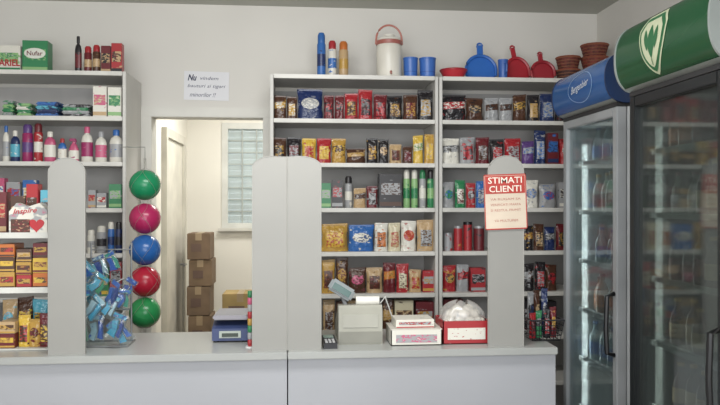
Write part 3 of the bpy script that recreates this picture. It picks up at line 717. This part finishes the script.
tc_ = ['1f58a8', '1c7a54', '2a8aa8', '1c3c84', '20806c', '3a96b8', '1c4ea0', '98b4c0']
tn = {'1f58a8': 'blue', '1c7a54': 'green', '2a8aa8': 'cyan', '1c3c84': 'dark blue', '20806c': 'teal', '3a96b8': 'pale blue', '1c4ea0': 'bright blue', '98b4c0': 'grey'}
for i, (lv, s, n) in enumerate(specs):
    ox = ((s+.5)/n-.5)*(.14+.035*lv)+rnd.uniform(-.018, .018); oy = -.065+.052*(s % 2)-.01*lv+rnd.uniform(-.006, .006)
    zt = topz-.02-lv*.085+rnd.uniform(-.02, .02)
    hh, ww = rnd.uniform(.085, .125), rnd.uniform(.055, .08)
    zb = max(.012, zt-hh)
    b1, b2 = tc_[(i*3+lv) % 8], tc_[(i*5+2) % 8]
    k = thing('wrapped_toy', '', 'toy', (cx+ox, yw+oy, CT+zb), group='plastic-wrapped toys on the wire rack')
    k.rotation_euler = (rnd.uniform(-.25, .1), rnd.uniform(-.7, .7), rnd.uniform(-.6, .6))
    pos = pouch_fn(ww, hh, .030, True, i*1.7)
    b = MB(); b.surf(lambda a, c: pos(a*2-1, c, -1), 10, 12); b.surf(lambda a, c: pos(a*2-1, c, 1), 10, 12)
    b.build('clear_wrap', FILM, k, ang=80)
    # flat angular toy halves
    o1 = [(-ww*.38, hh*.18), (ww*rnd.uniform(-.1, .2), hh*.10), (ww*.10, hh*.42), (ww*.02, hh*.72), (-ww*.30, hh*rnd.uniform(.62, .76)), (-ww*.20, hh*.45)]
    o2 = [(ww*.12, hh*.20), (ww*.38, hh*.14), (ww*.36, hh*rnd.uniform(.5, .72)), (ww*.16, hh*.78), (ww*.20, hh*.48)]
    MB().prism(o1, -.008, .006).build('toy_body', printed(b1, b1, b2, 40, .3), k)
    MB().prism(o2, -.006, .008).build('toy_handle', mat(b2, .3), k)
    MB().box((0, 0, hh*.88), (ww*.8, .004, hh*.16), .001).build('header_card', printed(b1, b2, 'W', 50), k)
    MB().tube([(0, 0, hh*.96), (0, .03, hh*1.05)], .0012, 4).build('hanging_tie', mat('c0c0c0', .4), k)
    reg(k, f'{tn[b1]} and {tn[b2]} wrapped toy' if b1 != b2 else f'{tn[b1]} wrapped toy', ['top', 'second', 'third', 'lowest'][lv]+' row of wire rack', ox)

# ---------------------------------------------------------------- fridges
LAMPS = []
def fridge(label, loc, w, frame, liner, head, headdark, hh0, hh1, gl, power):
    d = .52
    t = thing('display_fridge', label, 'fridge', loc, rz=R(-90), group='glass door drinks fridges')
    b = MB(); th = .03; top = 1.97
    b.span((-w/2, -d/2+.05, .10), (-w/2+th, d/2, top)); b.span((w/2-th, -d/2+.05, .10), (w/2, d/2, top))
    b.span((-w/2+th, d/2-th, .10), (w/2-th, d/2, top)); b.span((-w/2+th, -d/2+.05, top-.04), (w/2-th, d/2-th, top)); b.span((-w/2+th, -d/2+.05, .10), (w/2-th, d/2-th, .25))
    b.build('cabinet', mat(frame[0], .45), t, smooth=False)
    b = MB(); e = .002
    b.span((-w/2+th, d/2-th-.006, .25), (w/2-th, d/2-th-.001, top-.042)); b.span((-w/2+th+e, -d/2+.06, .25), (-w/2+th+.006, d/2-th-.008, top-.042)); b.span((w/2-th-.006, -d/2+.06, .25), (w/2-th-e, d/2-th-.008, top-.042))
    b.build('inner_lining', mat(liner, .5), t, smooth=False)
    MB().span((-w/2+.01, -d/2+.07, 0.02), (w/2-.01, d/2-.02, .10)).build('kick_plate', mat('333336', .6), t)
    fw = .042
    b = MB(); y0, y1 = -d/2, -d/2+.046
    b.span((-w/2, y0, .12), (-w/2+fw, y1, top), .004); b.span((w/2-fw, y0, .12), (w/2, y1, top), .004)
    b.span((-w/2+fw-.002, y0, top-fw), (w/2-fw+.002, y1, top), .004); b.span((-w/2+fw-.002, y0, .12), (w/2-fw+.002, y1, .12+.07), .004)
    door = b.build('door', mat(frame[1], .35, .2), t)
    MB().span((-w/2+fw-.004, y0+.018, .18), (w/2-fw+.004, y0+.026, top-fw+.004)).build('glass', gl, door, smooth=False)
    hx = w/2-fw/2
    MB().tube([(hx, y0, .88), (hx, y0-.035, .89), (hx, y0-.04, 1.0), (hx, y0-.035, 1.14), (hx, y0, 1.15)], .011, 8).build('handle', mat('161618', .35), door)
    for z in (.5, .75, 1.0, 1.25, 1.5, 1.75):
        b = MB()
        for q in range(12): y = -d/2+.08+q*.031; b.tube([(-w/2+th+.008, y, z), (w/2-th-.008, y, z)], .002, 4)
        b.box((0, -d/2+.066, z+.0), (w-2*th-.016, .006, .022)); b.tube([(0, -d/2+.07, z-.003), (0, d/2-.05, z-.003)], .003, 4)
        b.build('wire_shelf', mat('b0b2b2', .4, .2), t)
    # interior lamp: a vertical tube behind the far door frame
    LAMPS.append((loc[0]-d/2+.075, loc[1]+w/2-th-.03, 1.1, power, t.name))
    zc_ = (hh0+hh1)/2; hz_ = (hh1-hh0)/2; bul = .085
    def fy(z):
        q = (z-zc_)/hz_; return -d/2+.03-(bul)*math.sqrt(max(0, 1-abs(q)**2.4))
    n = 24; prof = [(fy(hh0+(hh1-hh0)*i/n), hh0+(hh1-hh0)*i/n) for i in range(n+1)]
    prof += [(-d/2+.16, hh1-.01), (-d/2+.16, hh0+.005)]
    sb = MB().prism(prof, -w/2-.004, w/2+.004, 'X').build('sign_box', mat(head, .22, vary=.05, scale=2), t)
    for s in (-1, 1):
        MB().prism([(p[0]*1.0-.004*(1 if i <= n else 0), p[1]) for i, p in enumerate(prof)], s*(w/2+.004), s*(w/2+.014), 'X').build('end_cap', mat(headdark, .4), sb)
    b = MB(); b.surf(lambda a, c: ((a*2-1)*(w/2+.004), fy(hh0+.002+c*.016)-.0025, hh0+.002+c*.016), 2, 6)
    b.build('silver_edge', mat('a4a8a4', .35, .5), sb)
    MB().span((-w/2, -d/2+.0, top+.001), (w/2, d/2-.05, hh0+.004)).build('sign_mount', mat('2a2a2c', .5), t)
    return t, sb, fy, zc_, d
BLU = fridge('glass-door drinks fridge with blue sign box, nearest the shelving', (1.38+.26, 3.25, 0), .62, ('b8bbbd', 'a2a5a8'), 'c8caca', '2d5c98', '1c3054', 1.985, 2.205, glass('dce4e4', .08, .05, .05, .4, diff='c8d2d4'), 2.2)
GRN = fridge('glass-door drinks fridge with green sign box at the right edge', (1.32+.26, 2.385, 0), .63, ('26282a', '222527'), '5c5c5a', '1c4a2e', '8c9290', 1.985, 2.255, glass('c4ccc8', .09, .05, .05, .4, diff='a8b0b0'), 1.0)
t, sb, fy, zc_, d = BLU
lettering('Bergenbier', .20, .045, mat('dfe6f0', .4), sb, lambda x, y: (x+.04, fy(zc_+y+x*.10)-.003, zc_+y+x*.10), shear=.3, off=.004)
b = MB()
for i in range(40):
    a0, a1 = 2*PI*i/40, 2*PI*(i+1)/40
    q = [(.17*r*math.cos(a), .085*r*math.sin(a)) for r, a in ((.80, a0), (.84, a0), (.84, a1), (.80, a1))]
    b.bm.faces.new([b.bm.verts.new((x+.04, fy(zc_+z)-.002, zc_+z)) for x, z in q])
bmesh.ops.remove_doubles(b.bm, verts=b.bm.verts[:], dist=.0003)
b.build('emblem_ring', mat('84a4d0', .4), sb)
t, sb, fy, zc_, d = GRN
EX = -.03
def band(hw0, hw1, z0, z1, off, name, hexc, cxf=lambda v: 0):
    b = MB()
    b.surf(lambda a, c: (EX+cxf(c)+hw0(c)+(hw1(c)-hw0(c))*a, fy(zc_+z0+(z1-z0)*c)-off, zc_+z0+(z1-z0)*c), 4, 24)
    b.build(name, mat(hexc, .4), sb)
def shw(sc): return lambda v: .098*sc*(math.sin(min(1, v*1.25)*PI/2)**.7)*(1 if v < .8 else 1-.35*((v-.8)/.2))
CRM, GRE = 'b9bfa2', '2c6440'
band(lambda v: -shw(1)(v), shw(1), -.110, .112, .002, 'emblem_border', CRM)
band(lambda v: -shw(.90)(v), shw(.90), -.099, .102, .0035, 'emblem_ring', GRE)
band(lambda v: -shw(.76)(v), shw(.76), -.084, .088, .005, 'emblem_field', CRM)
lf = lambda v: .022*math.sin(PI*v)**.8
band(lambda v: -lf(v), lf, -.050, .070, .0065, 'emblem_leaf', GRE)
band(lambda v: -.6*lf(v), lambda v: .6*lf(v), -.020, .060, .0065, 'emblem_leaf', GRE, lambda v: .026+.016*v)
band(lambda v: -.6*lf(v), lambda v: .6*lf(v), -.020, .060, .0065, 'emblem_leaf', GRE, lambda v: -.026-.016*v)
band(lambda v: -.002, lambda v: .002, -.075, -.045, .0065, 'leaf_stem', GRE)

def bottle_proto(c1, c2, c3, h, r, name='drink_bottle'):
    t = thing(name, '', 'bottle', (0, 0, 0))
    MB().lathe([(r*.9, 0), (r, .005), (r, h*.55), (r*.85, h*.65), (r*.38, h*.8), (r*.36, h*.94)], n=14).build('body', mat(c1, .12), t)
    MB().lathe([(r*.44, h*.93), (r*.44, h)], n=12).build('cap', mat(c3, .35), t)
    MB().lathe([(r*1.02, h*.15), (r*1.02, h*.47)], n=14, cap0=False, cap1=False).build('label', printed(c2, c2, c3, 40), t)
    return t
kinds = [(('4a2a18', 'T', 'G'), 'brown bottle with tan label'), (('1f4a30', 'S', 'D'), 'green bottle with grey label'), (('8e5c30', 'O', 'D'), 'orange soft drink bottle'),
         (('2a1a16', 'D', 'D'), 'dark cola bottle with red label'), (('8aa2a8', 'L', 'L'), 'clear water bottle with blue label'), (('a8a69c', 'D', 'G'), 'grey bottle with maroon label')]
protos = [[bottle_proto(*k[0], .195, .030), k[1], False] for k in kinds]
def stock(fr, name, plan):
    base = fr.location
    for si, (z, ks) in enumerate(plan):
        n = len(ks)
        for i, kk in enumerate(ks):
            pr = protos[kk]
            o = copy_tree(pr[0]) if pr[2] else pr[0]; pr[2] = True
            lx = -.205+i*.43/(n-1)+random.uniform(-.004, .004); ly = -.26+.125+random.uniform(0, .04)
            o.location = (base.x+ly, base.y-lx, z+.003); o.rotation_euler.z = i*.7
            s = random.uniform(.8, 1.03); o.scale = (1, 1, s)
            o['group'] = 'bottles in the '+name
            reg(o, pr[1], ['lowest shelf', 'second lowest shelf', 'middle shelf', 'second highest shelf', 'highest shelf'][si]+', '+name, i)
stock(BLU[0], 'blue fridge', [(.75, [4]*6), (1.0, [2, 2, 2, 3, 3, 3]), (1.25, [4, 4, 4, 5, 5, 5]), (1.5, [5, 5, 5, 2, 2, 4]), (1.75, [4, 4, 4, 4, 5, 5])])
stock(GRN[0], 'green fridge', [(.75, [0]*6), (1.0, [0, 0, 0, 1, 1, 1]), (1.25, [3, 3, 3, 0, 0, 0]), (1.5, [1, 1, 0, 0, 5, 5]), (1.75, [2, 2, 3, 3, 5, 5])])
finalize()

# ---------------------------------------------------------------- light
def area(name, loc, rot, size, power, col=(1, 1, 1), sy=None):
    l = bpy.data.lights.new(name, 'AREA'); l.energy = power; l.color = col; l.size = size
    if sy: l.shape = 'RECTANGLE'; l.size_y = sy
    o = bpy.data.objects.new(name, l); COL.objects.link(o); o.location = loc; o.rotation_euler = rot; return o
area('shopfront_daylight', (-.4, -1.0, 1.7), (R(90), 0, 0), 3.2, 98, (.97, .99, 1), 1.8)
area('ceiling_lamp', (-.1, 2.0, 2.72), (R(18), 0, 0), 1.4, 38, (1, .99, .96), .4)
area('storeroom_lamp', (-.2, 5.5, 2.7), (0, 0, 0), .5, 33, (1, .98, .93))
area('storeroom_daylight', (wx0+.31, SY+.6, 1.8), (R(-90), 0, 0), 1.2, 40, (.92, .97, 1))
for x, y, z, p, nm in LAMPS:
    o = area('fridge_lamp', (x, y, z), (R(-90), 0, R(0)), .03, p, (.95, 1, .98), 1.5)
wd = bpy.data.worlds.new('world'); scn.world = wd; wd.use_nodes = True
bg = wd.node_tree.nodes['Background']; bg.inputs[0].default_value = (.88, .93, .98, 1); bg.inputs[1].default_value = .8
cam = bpy.data.cameras.new('camera'); cam.lens = 35; cam.sensor_width = 36; cam.clip_start = .05
co = bpy.data.objects.new('camera', cam); COL.objects.link(co)
co.location = (0, 0, H); co.rotation_euler = (R(90), 0, R(-5))
scn.camera = co
scn.view_settings.view_transform = 'Standard'
